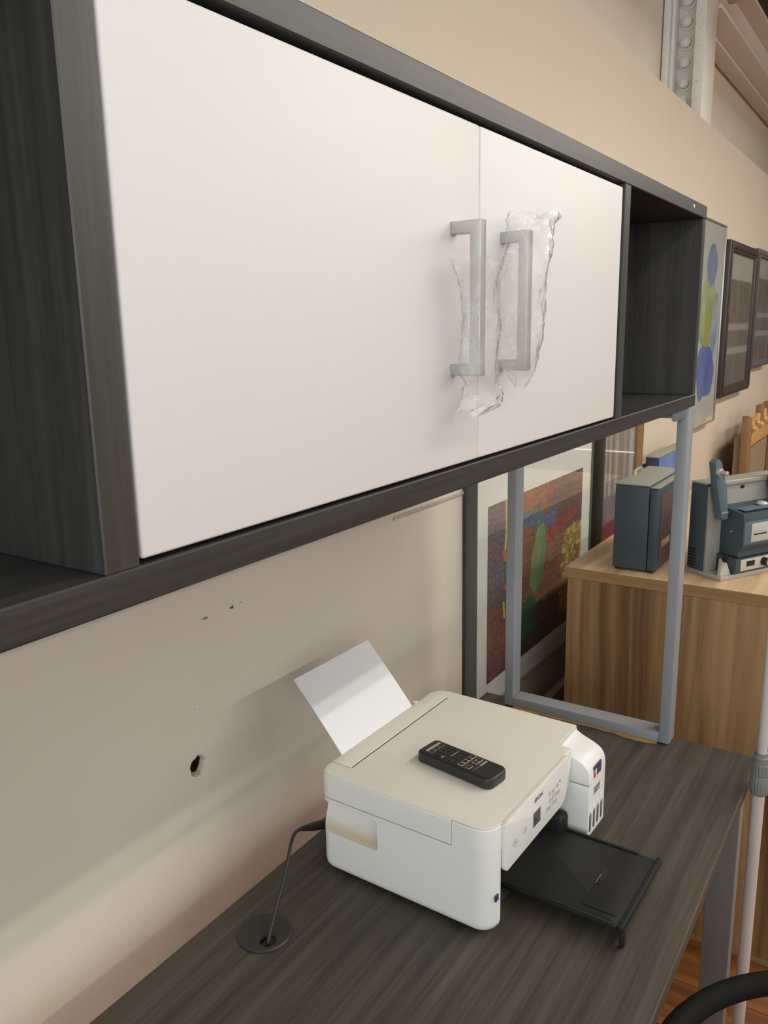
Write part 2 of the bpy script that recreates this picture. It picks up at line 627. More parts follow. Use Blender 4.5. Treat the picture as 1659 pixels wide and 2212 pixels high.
# ================================================================ THE ROOM
FL = -.735         # floor level (the desk top is z = 0)
WY = .135          # wall face
PY = .120          # face of the lower board
WT = 1.788         # top of the lower wall

f = MB().box(-4.5, 9, -7.2, .4, FL-.12, FL-.012).build('floor', M['floorw'])
tag(f, 'orange-brown wood-look floor under the desk', kind='structure')
pm = MB().box(0, .158, 0, 1.18, -.012, 0, bev=.0015, seg=1).mesh('plank', M['floorw'])
k = 0
for i in range(-6, 12):
    for j in range(-2, 2):
        o = bpy.data.objects.new('plank', pm)
        col.objects.link(o)
        o.parent = f
        o.location = (i*.16, -1.12 + j*1.182 + (.4 if i % 2 else 0), FL)
# lower wall
hole2 = MB().lathe([(.034, -.02), (.034, .05)], (-.842, WY, .173), 1, 28)
wb = link_mesh('wall_back', boolean(MB().box(-4.5, 9, WY, .149, FL-.01, WT, bev=.003), M['wall'], [(hole2, M['plaster'])]))
tag(wb, 'beige painted wall behind the desk and pictures', kind='structure')
wu = MB().box(-4.5, 9, .347, .46, FL-.01, 3.4).build('wall_upper', M['wallup'])
tag(wu, 'set-back upper part of the beige wall above the ledge', kind='structure')
board = MB().box(-3.4, .098, PY, WY-.0005, FL, .62, bev=.0015)
hole = MB()
HC = (-.842, .173)
lp = []
for rr, yy in ((.0195, PY-.01), (.0185, PY), (.0165, PY+.006), (.0170, PY+.03)):
    l_ = []
    for k in range(48):
        a = 2*math.pi*k/48
        rj = rr*(1+.05*math.sin(5*a+1)+.035*math.sin(9*a))
        l_.append((HC[0]+rj*math.cos(a), yy, HC[1]+rj*math.sin(a)))
    lp.append(l_)
hole.layers(lp)
wl_ = link_mesh('wall_lower', boolean(board, M['wallow'], [(hole, M['plaster'])]))
tag(wl_, 'lower wall board with a round drilled hole and scuff marks', kind='structure')
t1 = MB().box(-.228, .098, PY-.005, PY-.0003, .4695, .4765, bev=.001).build('trim_1', M['trimw'])
tag(t1, 'short pale trim line on the lower wall board just under the hutch', kind='structure')
# other walls (seen only in reflections)
fw = MB().box(-4.5, 9, -7.35, -7.2, FL, 3.4).build('wall_front', M['farwall'])
wle = MB().box(-4.65, -4.5, -7.2, .4, FL, .12).build('light_sill_left', M['farwall'])  # unseen sill, added to keep daylight off surfaces near the floor
tag(wle, 'added low sill wall on the unseen left, blocking low daylight', kind='structure')
tag(fw, 'far beige wall across the room', kind='structure')
tag(MB().box(-1, 8.5, -7.199, -7.18, .75, 1.55).build('trim_2', M['teal']), 'teal painted band across the far wall', kind='structure')
wr = MB().box(9, 9.15, -7.3, .4, FL, 3.4).build('wall_right', M['farwall'])
tag(wr, 'beige end wall far to the right', kind='structure')
# ceiling
ce = MB().box(-4.5, 9.1, -7.3, .42, 2.95, 3.05).build('ceiling', M['deck'])
tag(ce, 'rough dark ceiling deck with pale joists', kind='structure')
jm = MB().box(-.035, .035, -3.2, .135, 2.62, 2.75, bev=.004, seg=1).mesh('joist', M['purlin'])
hm = MB().box(0, .58, -3.2, .340, 2.80, 2.84, bev=.004, seg=1).mesh('ceiling_board', M['deck'])
for i in range(14):
    o = bpy.data.objects.new('joist', jm); col.objects.link(o); o.parent = ce; o.location = (2.3+.62*i, 0, 0)
    o = bpy.data.objects.new('ceiling_board', hm); col.objects.link(o); o.parent = ce
    o.location = (2.32+.62*i, 0, -.03*(i % 2)); o.rotation_euler = (0, rad(random.uniform(-3, 3)), 0)

# steel column and beam above the ledge
c_ = thing('steel_column', 'white bolted steel column rising behind the wall ledge at top right', 'column', (2.47, .245, WT-.4))
MB().box(2.470, 2.68, .310, .340, 1.3, 2.95, bev=.002).build('flange', M['column'], c_)
MB().box(2.470, 2.68, .152, .198, 1.3, 2.95, bev=.002).build('flange', M['column'], c_)
MB().box(2.560, 2.575, .1985, .3095, 1.3, 2.95).build('web', M['colshade'], c_)
MB().box(2.490, 2.559, .292, .3095, 1.3, 2.95, bev=.004).build('angle_cleat', M['column'], c_)
b0 = None
for i in range(11):
    if b0 is None:
        b0 = MB().lathe([(.0, 0), (.032, 0), (.032, -.006), (.024, -.008), (.022, -.030), (.012, -.038), (0.001, -.039)], (2.5595, .252, 1.80), 0, 16).build('bolt', M['column'], c_)
    else:
        part_copy(b0, c_, Matrix.Translation((0, 0, .086*i)))
d0 = None
for i in range(11):
    if d0 is None:
        d0 = MB().lathe([(.0, 0), (.007, 0), (.006, -.005), (.001, -.006)], (2.4695, .175, 1.81), 0, 10).build('rivet', M['column'], c_)
    else:
        part_copy(d0, c_, Matrix.Translation((0, 0, .073*i)))
bm_ = thing('steel_beam', 'pinkish painted beam running along the top of the upper wall', 'beam', (2.70, .2, 2.31))
MB().box(2.70, 9, .140, .3465, 2.31, 2.33, bev=.002).build('flange', M['beam'], bm_)
MB().box(2.70, 9, .230, .257, 2.3305, 2.56).build('web', M['beam'], bm_)
MB().box(2.70, 9, .140, .3465, 2.5605, 2.58, bev=.002).build('flange', M['beam'], bm_)
MB().box(2.70, 9, .245, .330, 2.292, 2.3095, bev=.002).build('packing_strip', M['beam'], bm_)
MB().box(2.70, 2.84, -.6, .138, 2.36, 2.48, bev=.004).build('cross_member', M['beam'], bm_)

# ================================================================ LIGHT FIXTURES
def lamp(x0, x1, y, z, power, label):
    t = thing('ceiling_lamp', label, 'lamp', ((x0+x1)/2, y, z), 0, 'twin tube lamps hanging over the room')
    MB().box(x0, x1, y-.03, y+.03, z+.0, z+.07, bev=.004).build('housing', M['lampbody'], t)
    MB().box((x0+x1)/2-.01, (x0+x1)/2+.01, y-.01, y+.01, z+.071, 2.6).build('hanger', M['lampbody'], t)
    for s in (-1, 1):
        MB().tube([(x0+.03, y+.05*s, z+.005), (x1-.03, y+.05*s, z+.005)], .013, 10).build('tube', M['tube'], t)
        ld = bpy.data.lights.new('tube_light', 'AREA')
        ld.shape = 'RECTANGLE'
        ld.size = x1-x0-.06
        ld.size_y = .03
        ld.energy = power*LAMP
        ld.color = (1.0, .94, .85)
        lo = bpy.data.objects.new('tube_light', ld)
        col.objects.link(lo)
        lo.parent = t
        lo.location = (0, .05*s, -.012)
    return t
lamp(-2.6, -.2, -1.78, 2.2, 7, 'twin tube lamp hanging behind the camera, first of its row')
lamp(.0, 2.4, -1.78, 2.2, 26, 'twin tube lamp hanging nearest the desk')
lamp(2.6, 5.0, -1.78, 2.2, 27, 'twin tube lamp hanging in line, further along the wall')
lamp(-1.6, .8, -4.0, 2.2, 20, 'twin tube lamp at the near end of the middle row')
lamp(1.0, 3.4, -4.0, 2.2, 25, 'twin tube lamp of the middle row across the room')
lamp(3.6, 6.0, -4.0, 2.2, 20, 'twin tube lamp at the far end of the middle row')
lamp(1.2, 3.6, -6.2, 2.2, 25, 'twin tube lamp of the row by the far wall')

# ================================================================ DESK
DX0, DX1, DY0 = -1.90, 0., -.618
desk = thing('desk', 'dark wood-grain desk with grey metal legs holding the printer', 'desk', (-.95, -.31, FL))
GC = (-.926, -.088)
top = MB().box(DX0, DX1, DY0, 0, -.026, 0, bev=.0012, seg=1)
gh = MB().lathe([(.034, -.05), (.034, .05)], (GC[0], GC[1], 0), 2, 32)
me = boolean(top, M['desk_x'], [(gh, M['boardbrown'])])
me.transform(MAT[desk.name].inverted())
o = link_mesh('desktop', me, desk)
for x0 in (DX1-.043, DX0):
    MB().box(x0, x0+.043, -.600, -.545, FL, -.0265, bev=.002).build('leg', M['greybolt'], desk)
    MB().box(x0, x0+.043, -.085, -.030, FL, -.0265, bev=.002).build('leg', M['greybolt'], desk)
    MB().box(x0, x0+.043, -.5445, -.0855, -.075, -.0265, bev=.002).build('end_rail', M['greybolt'], desk)
MB().box(DX0+.0435, DX1-.0435, -.075, -.045, -.09, -.027, bev=.002).build('back_rail', M['greybolt'], desk)
# grommet: a cap with an off-centre cable slot
cap = MB().lathe([(.0, -.001), (.0325, -.001), (.0325, .0005), (.0405, .0005), (.0405, .002), (.0375, .0042), (0.0, .0042)], (GC[0], GC[1], 0), 2, 48)
slot = MB().lathe([(.0125, -.03), (.0125, .03)], (-.9385, -.1045, 0), 2, 24)
me = boolean(cap, M['grommet'], [(slot, M['grommet'])])
go = link_mesh('cable_grommet', me)
tag(go, 'round black cable grommet cap set in the desk top', 'grommet')

# ================================================================ HUTCH
HX0, HX1, HYF, HYB = -1.90, 0., -.450, -.067
ZB, ZT, TB = .7184, 1.0934, .0228
h = thing('hutch_cabinet', 'dark wall-side hutch with two white doors and open end cubbies on grey legs', 'cabinet', (-.95, -.26, 0))
MB().box(HX0, HX1, HYF, HYB, ZT-TB, ZT, bev=.0012, seg=1).build('top_panel', M['hut_x'], h)
MB().box(HX0, HX1, HYF, HYB, ZB, ZB+TB, bev=.0012, seg=1).build('bottom_panel', M['hut_x'], h)
for x0 in (HX0, HX1-.0215):
    MB().box(x0, x0+.0215, HYF+.001, HYB, ZB+TB, ZT-TB, bev=.001, seg=1).build('side_panel', M['hut_z'], h)
for x0, x1 in ((-1.4215, -1.3965), (-.5010, -.4755)):
    MB().box(x0, x1, HYF, HYB-.007, ZB+TB, ZT-TB, bev=.001, seg=1).build('divider', M['hut_z'], h)
MB().box(HX0+.0215, HX1-.0215, HYB-.0065, HYB-.0005, ZB+TB, ZT-TB).build('back_panel', M['hut_x'], h)
for (x0, x1, hx) in ((-1.3945, -.9545, -1.0130), (-.9525, -.5125, -.9065)):
    d = MB().box(x0, x1, HYF, HYF+.018, ZB+TB+.0035, ZT-TB-.0068, bev=.0022, seg=3).build('door', M['door'], h)
    hd = MB()
    zt, zb, pr, wd = .9715, .8320, .031, .0112
    prof = [(HYF, zt), (HYF-pr, zt), (HYF-pr, zb), (HYF, zb), (HYF, zb+wd), (HYF-pr+wd, zb+wd), (HYF-pr+wd, zt-wd), (HYF, zt-wd)]
    hd.prism(prof, 0, hx, hx+wd, bev=.0008, seg=2)
    hd.build('handle', M['steel'], d)['label'] = 'brushed steel square bar handle'
MB().lathe([(0, 0), (.0035, 0), (.003, -.0012), (0, -.0015)], (-.105, HYF, ZT-TB*.48), 1, 12).build('screw_cap', M['st_white'], h)
# support frames
def hutch_frame(x0):
    x1 = x0+.043
    MB().box(x0, x1, -.4498, -.428, .0018, ZB-.0003, bev=.0015).build('post', M['greymet'], h)
    MB().box(x0, x1, -.0885, -.0672, .0018, ZB-.0003, bev=.0015).build('post', M['greymet'], h)
    MB().box(x0, x1, -.4277, -.0888, .0018, .0235, bev=.0015).build('bottom_rail', M['greymet'], h)
    MB().box(x0, x1, -.4277, -.0888, ZB-.0225, ZB-.0004, bev=.0015).build('top_rail', M['greymet'], h)
    for yy in (-.446, -.085):
        MB().box(x0+.004, x0+.039, yy, yy+.014, 0, .0017).build('foot_pad', M['blackrub'], h)
hutch_frame(HX1-.043)
hutch_frame(HX0)
br = MB().prism([(-.122, -.445), (-.0435, -.445), (-.0435, -.405), (-.075, -.425), (-.122, -.438)], 2, ZB-.020, ZB-.0004, bev=.001)
br.build('corner_bracket', M['bracket'], h)
# plastic sleeves left on the handles
def sleeve(rows, label, hyf, seed):
    """rows: (z, x left, x right) silhouette on the plane of the handle bar"""
    rnd = random.Random(seed)
    N = 40
    loops = []
    n_rows = []
    for i in range(len(rows)-1):
        for s in range(4):
            t = s/4
            n_rows.append([rows[i][q]*(1-t)+rows[i+1][q]*t for q in range(4)])
    n_rows.append(list(rows[-1]))
    ph = [rnd.uniform(0, 6.28) for _ in range(8)]
    for j, (z, xl, xr, tw) in enumerate(n_rows):
        cx, W2 = (xl+xr)/2, (xr-xl)/2
        hx, hy = W2*.62, max(.004, W2*.40*tw)
        lp_ = []
        for k in range(N):
            a = 2*math.pi*k/N
            cr = 1 + .07*math.sin(3*a+ph[0]+j*.55) + .06*math.sin(7*a+ph[1]-j*.9) + .05*math.sin(11*a+ph[2]+j*1.7) + rnd.uniform(-.035, .035)
            lp_.append((cx+hx*cr*math.cos(a), -.4755+hy*cr*math.sin(a)-.35*hx*math.cos(a), z+.0022*math.sin(4*a+ph[3])+rnd.uniform(-.0008, .0008)))
        loops.append(lp_)
    mb = MB()
    mb.layers(loops, cap=False)
    o = mb.build('plastic_sleeve', M['bag'], sharp=180)
    tag(o, label, 'plastic wrap', 'clear plastic sleeves left on the door handles')
    return o
sleeve([(.938, -1.056, -.965, .8), (.930, -1.050, -.972, .9), (.918, -1.036, -.977, 1.), (.90, -1.030, -.974, 1.), (.875, -1.031, -.972, 1.), (.85, -1.033, -.974, 1.), (.832, -1.034, -.978, 1.), (.824, -1.026, -.970, .8), (.812, -1.034, -.955, .5), (.803, -1.046, -.962, .3), (.797, -1.052, -1.0, .15)],
       'crumpled clear plastic sleeve slipped down on the left door handle, its open bottom flaring', .8, 3)
sleeve([(.990, -.934, -.824, .55), (.982, -.934, -.838, .7), (.972, -.932, -.848, .85), (.955, -.934, -.853, 1.), (.930, -.944, -.861, 1.), (.90, -.950, -.868, 1.), (.87, -.952, -.873, 1.), (.845, -.950, -.878, 1.), (.832, -.940, -.882, .8), (.824, -.926, -.888, .5), (.815, -.914, -.898, .3)],
       'clear plastic sleeve over the right door handle, flared open at its top', .8, 5)

# ================================================================ PRINTER
PX, PYY, PROT = -.7607, -.0671, rad(-1.4789)
pr = thing('printer', 'white inkjet printer with a side ink tank standing on the dark desk', 'printer', (PX, PYY, 0), PROT)
# local frame: x = width from left side, y = -depth (front is negative)
H = .1787
def L(poly):           # (a, b) -> (x, -y)
    return [(a, -b) for a, b in poly]
def corner(cx, cy, r, a0, n=7):
    return [(cx+r*math.cos(rad(a0+90*k/n)), cy+r*math.sin(rad(a0+90*k/n))) for k in range(n+1)]
# lower body plan (a, b)
planA = corner(.024, .024, .024, 180) + corner(.377-.03, .03, .03, 270) + [(.377, .286), (.2975, .286), (.2975, .235), (.030, .235)] + corner(.030, .2855, .030, 90)
body = MB()
extrude_soft(body, L(planA), .006, .1372, rb=.016)
cut = MB()
cut.prism([(-.03, .0740), (.0, .0765), (.010, .0815), (.017, .0890), (.022, .1000), (.026, .1130), (.030, .1295), (-.03, .1295)], 1, -.1165, .03, bev=.005, seg=3)
me = boolean(body, M['prn'], [(cut, M['prn_dust'])])
link_mesh('body', me, pr)
MB().box(.032, .296, -.2345, -.228, .02, .136).build('tray_bay', M['prn_dark'], pr, local=True)
# front housing above the tray opening, flush with the left side
planF = [(0, .2495), (.2965, .2495), (.2965, .3135), (.030, .3135)] + corner(.030, .2855, .030, 90)
fh = MB()
pf = [(0, .2495), (.0, .2855)][:1]
planF = [(.0, .2505), (.2965, .2505), (.2965, .3145), (.031, .3145)] + corner(.0305, .285, .0305, 90)
extrude_soft(fh, L(planF), .1374, .1768, rt=.0015)
fh.build('front_housing', M['prn'], pr, local=True)
# housing behind the control panel, above the opening
MB().box(.0305, .2965, -.3135, -.24, .105, .1370, bev=.001).build('panel_support', M['prn'], pr, local=True)
# scanner lid
planL = corner(.024, .024, .024, 180) + corner(.377-.03, .03, .03, 270) + [(.377, .2495), (.0, .2495)]
ld_ = MB()
extrude_soft(ld_, L(planL), .1388, .1772, rt=.0012)
ld_.build('scanner_lid', M['prn'], pr, local=True)
planT = corner(.0255, .0255, .0235, 180) + corner(.377-.031, .031, .029, 270) + [(.375, .292), (.2965, .292), (.2850, .3125), (.255, .3135), (.045, .3150)] + corner(.031, .285, .0285, 90)
lt = MB()
extrude_soft(lt, L(planT), .1774, H+.0008, rt=.0009)
lt.build('lid_top', M['prn_top'], pr, local=True)
# dark sheet standing in for the shadow gap around lid top
gp = MB()
extrude_soft(gp, inset(L(planT), .0012), .1768, .1776)
gp.build('lid_shadow_gap', M['gap'], pr, local=True)
# rear paper feed cover
fc = MB()
fc.box(.037, .349, -.0375, -.003, H+.001, H+.0026, bev=.0008)
fc.box(.037, .349, -.0400, -.0372, H+.001, H+.0036, bev=.0008)
fcover = fc.build('feed_cover', M['prn_top'], pr, local=True)
MB().box(.039, .347, -.0418, -.0402, H+.0009, H+.0012).build('cover_gap', M['gap'], fcover, local=True)
MB().box(.2905, .3005, -.004, .004, H-.012, H+.004, bev=.001).build('paper_guide', M['prn_top'], pr, local=True)
# control panel
cp = MB()
cp.prism([(a, z) for a, z in rrect(.0335, .2645, .0985, .1792, (.010, .028, .004, .002), 6)], 1, -.3215, -.3140, bev=.0012)
panel = cp.build('control_panel', M['prn'], pr, local=True)
MB().box(.036, .262, -.3212, -.3142, .1792, .1802, bev=.0004).build('panel_lip', M['prn_top'], panel, local=True)
FY = -.3216
FM = Matrix(((1, 0, 0, 0), (0, 0, -1, FY), (0, 1, 0, 0), (0, 0, 0, 1)))      # text plane facing -y
lg = text_part('logo', 'EPSON', .0098, M['ink_line'], panel, Matrix.Translation((.1465, 0, .1640)) @ FM)
lg['label'] = 'dark grey lettering'
MB().box(.1265, .1555, FY-.0006, FY+.001, .1205, .1460, bev=.0003).build('screen_bezel', M['st_grey'], panel, local=True)
MB().box(.1280, .1515, FY-.0010, FY-.0004, .1215, .1450).build('screen', M['screen'], panel, local=True)
def ringmark(a, z, ra, rz, name='button'):
    mb = MB()
    outer = [(a+ra*math.cos(2*math.pi*k/24), z+rz*math.sin(2*math.pi*k/24)) for k in range(24)]
    inner = [(a+(ra-.0005)*math.cos(2*math.pi*k/24), z+(rz-.0005)*math.sin(2*math.pi*k/24)) for k in range(24)]
    yy = FY-.0004
    mb.layers([[(p[0], FY+.0004, p[1]) for p in outer], [(p[0], yy, p[1]) for p in outer], [(p[0], yy, p[1]) for p in inner], [(p[0], FY+.0004, p[1]) for p in inner]], cap=False)
    mb.box(a-ra*.16, a+ra*.16, yy-.0001, FY+.0004, z-rz*.28, z+rz*.28)
    return mb.build(name, M['ring'], panel, local=True)
ringmark(.0645, .1320, .0062, .0062)
ringmark(.0985, .1335, .0056, .0056)
for da, dz in ((0, 0), (-.011, .0), (.011, 0), (0, .0105), (0, -.0105), (-.0215, -.011), (.0225, -.002), (-.013, .0125), (.0165, .0125), (-.012, -.0125), (.0125, -.0125)):
    ringmark(.203+da, .135+dz, .0043, .0043)
MB().box(.2290, .2320, FY-.0005, FY+.0005, .1490, .1525).build('indicator', M['ink_line'], panel, local=True)
# power label on the front pillar
MB().box(.0150, .0235, -.3161, -.3140, .060, .070).build('sticker', M['st_blue'], pr, local=True)
# ink tank: side profile in (b, z)
prof = [(.286, .0145), (.347, .0145), (.347, .1125)] 
up = [(.347, .1133), (.347, .122), (.3462, .131), (.3440, .1395), (.3395, .1465), (.3325, .1520), (.3235, .1563), (.312, .1605), (.300, .1655), (.2925, .1700), (.2925, .1745), (.286, .1745), (.286, .1133)]
tk = MB()
tk.prism([(-b, z) for b, z in [(.286, .0145), (.347, .0145), (.347, .1122), (.286, .1122)]], 0, .2985, .377, bev=.0016)
tank = tk.build('ink_tank', M['prn'], pr, local=True)
MB().prism([(-b, z) for b, z in up], 0, .2985, .377, bev=.0012).build('tank_cover', M['prn'], tank, local=True)
MB().box(.2995, .376, -.3458, -.288, .1121, .1134).build('tank_gap', M['gap'], tank, local=True)
MB().prism([(-b, z) for b, z in [(.2645, .1), (.2965, .1), (.2965, .164), (.2645, .170)]], 0, .2665, .2980, bev=.001).build('hinge_block', M['prn'], tank, local=True)
TYF = -.3474
st = MB().box(.320, .354, TYF, TYF+.002, .1185, .1390).build('sticker', M['st_blue'], tank, local=True)
MB().box(.3205, .3265, TYF-.0004, TYF, .1190, .1275).build('sticker_patch', M['st_red'], st, local=True)
MB().box(.3205, .3265, TYF-.0004, TYF, .1280, .1330).build('sticker_patch', M['st_yel'], st, local=True)
MB().box(.3270, .3310, TYF-.0004, TYF, .1195, .1330).build('sticker_patch', M['st_white'], st, local=True)
st = MB().box(.321, .351, TYF, TYF+.002, .0860, .1005).build('sticker', M['st_grey'], tank, local=True)
MB().box(.325, .347, TYF-.0004, TYF, .0955, .0975).build('sticker_print', M['ink_line'], st, local=True)
MB().box(.325, .336, TYF-.0004, TYF, .0895, .0920).build('sticker_print', M['ink_line'], st, local=True)
for i in range(4):
    a = .3090 + .0178*i
    wmb = MB().prism(rrect(a-.0048, a+.0048, .0225, .0575, .0046), 1, TYF-.0002, TYF+.002)
    wi = wmb.build('ink_window', M['slotg'], tank, local=True)
    MB().prism(rrect(a-.0036, a-.0012, .0235, .0540, .0010), 1, TYF-.0006, TYF-.0001).build('ink_level', M['slotd'], wi, local=True)
    mk = MB()
    mk.box(a-.003, a+.003, TYF-.0004, TYF+.001, .0700, .0712)
    mk.box(a+.0018, a+.003, TYF-.0004, TYF+.001, .0655, .0700)
    mk.box(a-.003, a+.0018, TYF-.0004, TYF+.001, .0643, .0655)
    mk.build('ink_mark', M['st_white'], tank, local=True)
# output tray
tr = MB()
tr.prism(L(rrect(.098, .284, .236, .468, (.0, .0, .004, .004))), 2, .0235, .0300, bev=.001)
tray = tr.build('output_tray', M['prn_dark'], pr, local=True)
MB().box(.098, .101, -.462, -.29, .0300, .0325, bev=.0006).build('tray_rail', M['prn_dark'], tray, local=True)
MB().box(.2795, .284, -.440, -.29, .0300, .0330, bev=.0006).build('tray_rail', M['prn_dark'], tray, local=True)
ext = MB()
ext.prism(L([(.118, .408), (.262, .408), (.270, .4135), (.270, .459), (.118, .459)]), 2, .0300, .0316, bev=.0005)
for v in ext.bm.verts:
    pass
e_ = ext.build('tray_extension', M['prn_dark'], tray, local=True)
MB().box(.172, .214, -.4165, -.4085, .0316, .0326, bev=.0004).build('finger_grip', pmat('grip_dark', (26, 26, 25), .4), e_, local=True)
MB().box(.172, .196, -.4088, -.4078, .0318, .0330).build('grip_edge', pmat('grip_edge', (120, 114, 100), .4), e_, local=True)
MB().box(.096, .286, -.4770, -.4685, .0215, .0335, bev=.0012).build('tray_lip', M['prn_dark'], tray, local=True)
MB().prism([(-.470, .0235), (-.480, .0235), (-.4805, .004), (-.474, .0)], 0, .094, .104, bev=.0008).build('corner_clip', M['prn_dark'], tray, local=True)
MB().box(.0345, .0975, -.300, -.236, .0165, .0225, bev=.001).build('tray_arm', M['prn_dark'], tray, local=True)
MB().box(.268, .2965, -.315, -.2355, .018, .060, bev=.010, seg=4).build('side_guide', M['prn_dark'], pr, local=True)

# sheet of paper in the rear feed
Lp, th = .152, rad(48)
sh = MB()
def pp(a, s, off):
    y = -.0045+s*math.cos(th) - off*math.sin(th)
    return (a, y, H+.0005+s*math.sin(th)+off*math.cos(th))
n = 8
loops = []
for k in range(n+1):
    s = .0+Lp*k/n
    bow = .0012*math.sin(math.pi*k/n)
    loops.append([pp(.061, s, bow), pp(.279, s, bow), pp(.279, s, bow+.0007), pp(.061, s, bow+.0007)])
sh.layers(loops)
ps = thing('paper_sheet', 'blank white sheet of paper standing in the rear feed of the printer', 'paper', (PX, PYY, 0), PROT)
sh.build('sheet', M['paper'], ps, local=True)

# remote control on the lid
rc = thing('remote_control', 'black remote control lying on the white printer lid', 'remote control',
           tuple(MAT[pr.name] @ Vector((.1295, -.1945, H+.0009))), PROT+rad(-7.5))
rb = MB()
plan = rrect(-.0262, .0262, -.0735, .0735, (.014, .014, .009, .009), 6)
plan = [(x*(1+.06*math.cos(y/.0735*1.5)), y) for x, y in plan]
extrude_soft(rb, plan, 0, .0195, rb=.005, rt=.004)
rbody = rb.build('body', M['remote'], rc, local=True)
ff = MB()
extrude_soft(ff, inset(plan, .0042), .0188, .0199)
ff.build('face_plate', M['remface'], rc, local=True)
def rbox(x0, x1, y0, y1, mat, name, z1=.0204):
    return MB().box(x0, x1, y0, y1, .0198, z1, bev=.0001, seg=1).build(name, M[mat], rc, local=True)
# local y: + = far end (toward wall), near end is negative
rbox(-.0175, .0185, .0565, .0610, 'remprint', 'print_bar')
km = MB().lathe([(.0, 0), (.0042, 0), (.0040, .0012), (.0005, .0014)], (0, 0, .0200), 2, 14).mesh('key', M['remkey'])
def key(x, y, sx=1., sy=1.):
    o = bpy.data.objects.new('key', km); col.objects.link(o); o.parent = rc
    o.location = (x, y, 0); o.scale = (sx, sy, 1)
for i in range(3):
    rbox(-.0165+.0115*i, -.0075+.0115*i, .0475, .0562, 'remprint', 'key_surround')
    key(-.0120+.0115*i, .0515)
for j in range(5):
    for i in range(4):
        key(-.0155+.0103*i, .0395-.0092*j, .75, .6)
        if (i+j) % 2 == 0:
            rbox(-.0175+.0103*i, -.0140+.0103*i, .0430-.0092*j, .0438-.0092*j, 'remdim', 'print_mark')
rbox(-.0180, -.0130, .0250, .0285, 'remprint', 'print_mark')
rbox(-.0180, -.0130, .0020, .0055, 'remprint', 'print_mark')
rbox(-.006, .0145, .0170, .0182, 'remprint', 'print_mark')
for i in range(4):
    rbox(-.0190+.0100*i, -.0097+.0100*i, -.0150, -.0060, 'remprint', 'key_surround')
    key(-.0143+.0100*i, -.0105, .9, .9)
for i in range(2):
    rbox(.0000+.0095*i, .0092+.0095*i, -.0300, -.0200, 'remprint', 'key_surround')
    key(.0046+.0095*i, -.0250, .9, .9)
rbox(-.0185, -.0085, -.0290, -.0200, 'remprint', 'key_surround')
rbox(-.0175, -.0095, -.0280, -.0210, 'remkey', 'key_inset', .0207)
rbox(.0010, .0195, -.0375, -.0345, 'remprint', 'print_bar')
rbox(-.0190, .0000, -.0372, -.0350, 'remdim', 'print_bar')

# power cable
pc = thing('power_cable', 'black power cable from the back of the printer into the desk grommet', 'cable', (-.93, -.10, 0))
pts = [(-.705, -.030, .034), (-.735, -.030, .050), (-.765, -.034, .066), (-.79, -.042, .078), (-.812, -.052, .0815), (-.832, -.062, .074), (-.851, -.070, .060), (-.872, -.078, .044), (-.894, -.086, .030), (-.914, -.094, .018), (-.930, -.1005, .006), (-.9385, -.1045, -.010), (-.9425, -.107, -.06), (-.945, -.10, -.16), (-.95, -.04, -.30)]
def smooth(pts, n=6):
    P = [Vector(p) for p in pts]
    out = []
    for i in range(len(P)-1):
        p0, p1, p2, p3 = P[max(i-1, 0)], P[i], P[i+1], P[min(i+2, len(P)-1)]
        for k in range(n):
            t = k/n
            out.append(.5*((2*p1)+(p2-p0)*t+(2*p0-5*p1+4*p2-p3)*t*t+(-p0+3*p1-3*p2+p3)*t**3))
    out.append(P[-1])
    return out
MB().tube(smooth(pts[2:]), .0030, 10).build('cord', M['cable'], pc)
MB().tube([(-.66, -.030, .030), (-.708, -.030, .040), (-.733, -.0303, .0505), (-.752, -.032, .0595), (-.768, -.0345, .0672)], [.009, .0085, .0075, .0055, .0040], 12).build('plug', M['cable'], pc)

# cardboard shim under the hutch foot rail
sm = MB()
edge = []
for i in range(25):
    y = -.425 + i*.335/24
    edge.append((-.0475 - .004*random.random() - (.006 if 1 <= i <= 5 else 0) - (.004 if 20 <= i <= 22 else 0), y))
sm.prism(edge + [(-.012, -.09), (-.012, -.425)], 2, .0002, .0016)
tag(sm.build('cardboard_shim', M['card']), 'torn strip of brown cardboard under the bottom rail of the hutch legs', 'cardboard')

# ================================================================ WALNUT CABINET
wc = thing('walnut_cabinet', 'walnut-grain storage cabinet standing past the right end of the desk', 'cabinet', (1.0, -.4, FL))
CX0, CX1, CYF, CYB, CZ = .318, 1.75, -.68, -.073, .252
MB().box(CX0, CX1, CYF, CYB, CZ-.030, CZ, bev=.001, seg=1).build('top_panel', [M['wal_x']], wc)
MB().box(CX0-.0008, CX0-.0001, CYF+.001, CYB-.001, CZ-.029, CZ-.001).build('edge_band', M['wal_y'], wc)
for x0 in (CX0+.001, CX1-.019):
    MB().box(x0, x0+.018, CYF+.02, CYB-.008, FL+.02, CZ-.0305, bev=.0006, seg=1).build('side_panel', M['wal_z'], wc)
MB().box(CX0+.02, CX1-.02, CYB-.0075, CYB-.001, FL+.06, CZ-.031).build('back_panel', M['wal_x'], wc)
MB().box(CX0+.003, CX1-.003, CYF+.03, CYB-.009, FL+.0025, FL+.0195).build('plinth', M['boardbrown'], wc)
MB().box(CX0+.002, CX0+.0185, CYF+.022, CYB-.010, FL+.002, FL+.0015+.018).build('plinth_edge', M['wal_y'], wc)
for i in range(3):
    x0 = CX0+.002+i*(CX1-CX0-.004)/3
    x1 = x0+(CX1-CX0-.004)/3-.003
    d = MB().box(x0, x1, CYF+.0005, CYF+.0195, FL+.05, CZ-.034, bev=.001).build('door', M['wal_z'], wc)
    MB().tube([(x1-.05, CYF-.02, -.05), (x1-.05, CYF-.02, .10)], .005, 10).build('handle', M['steel'], d)
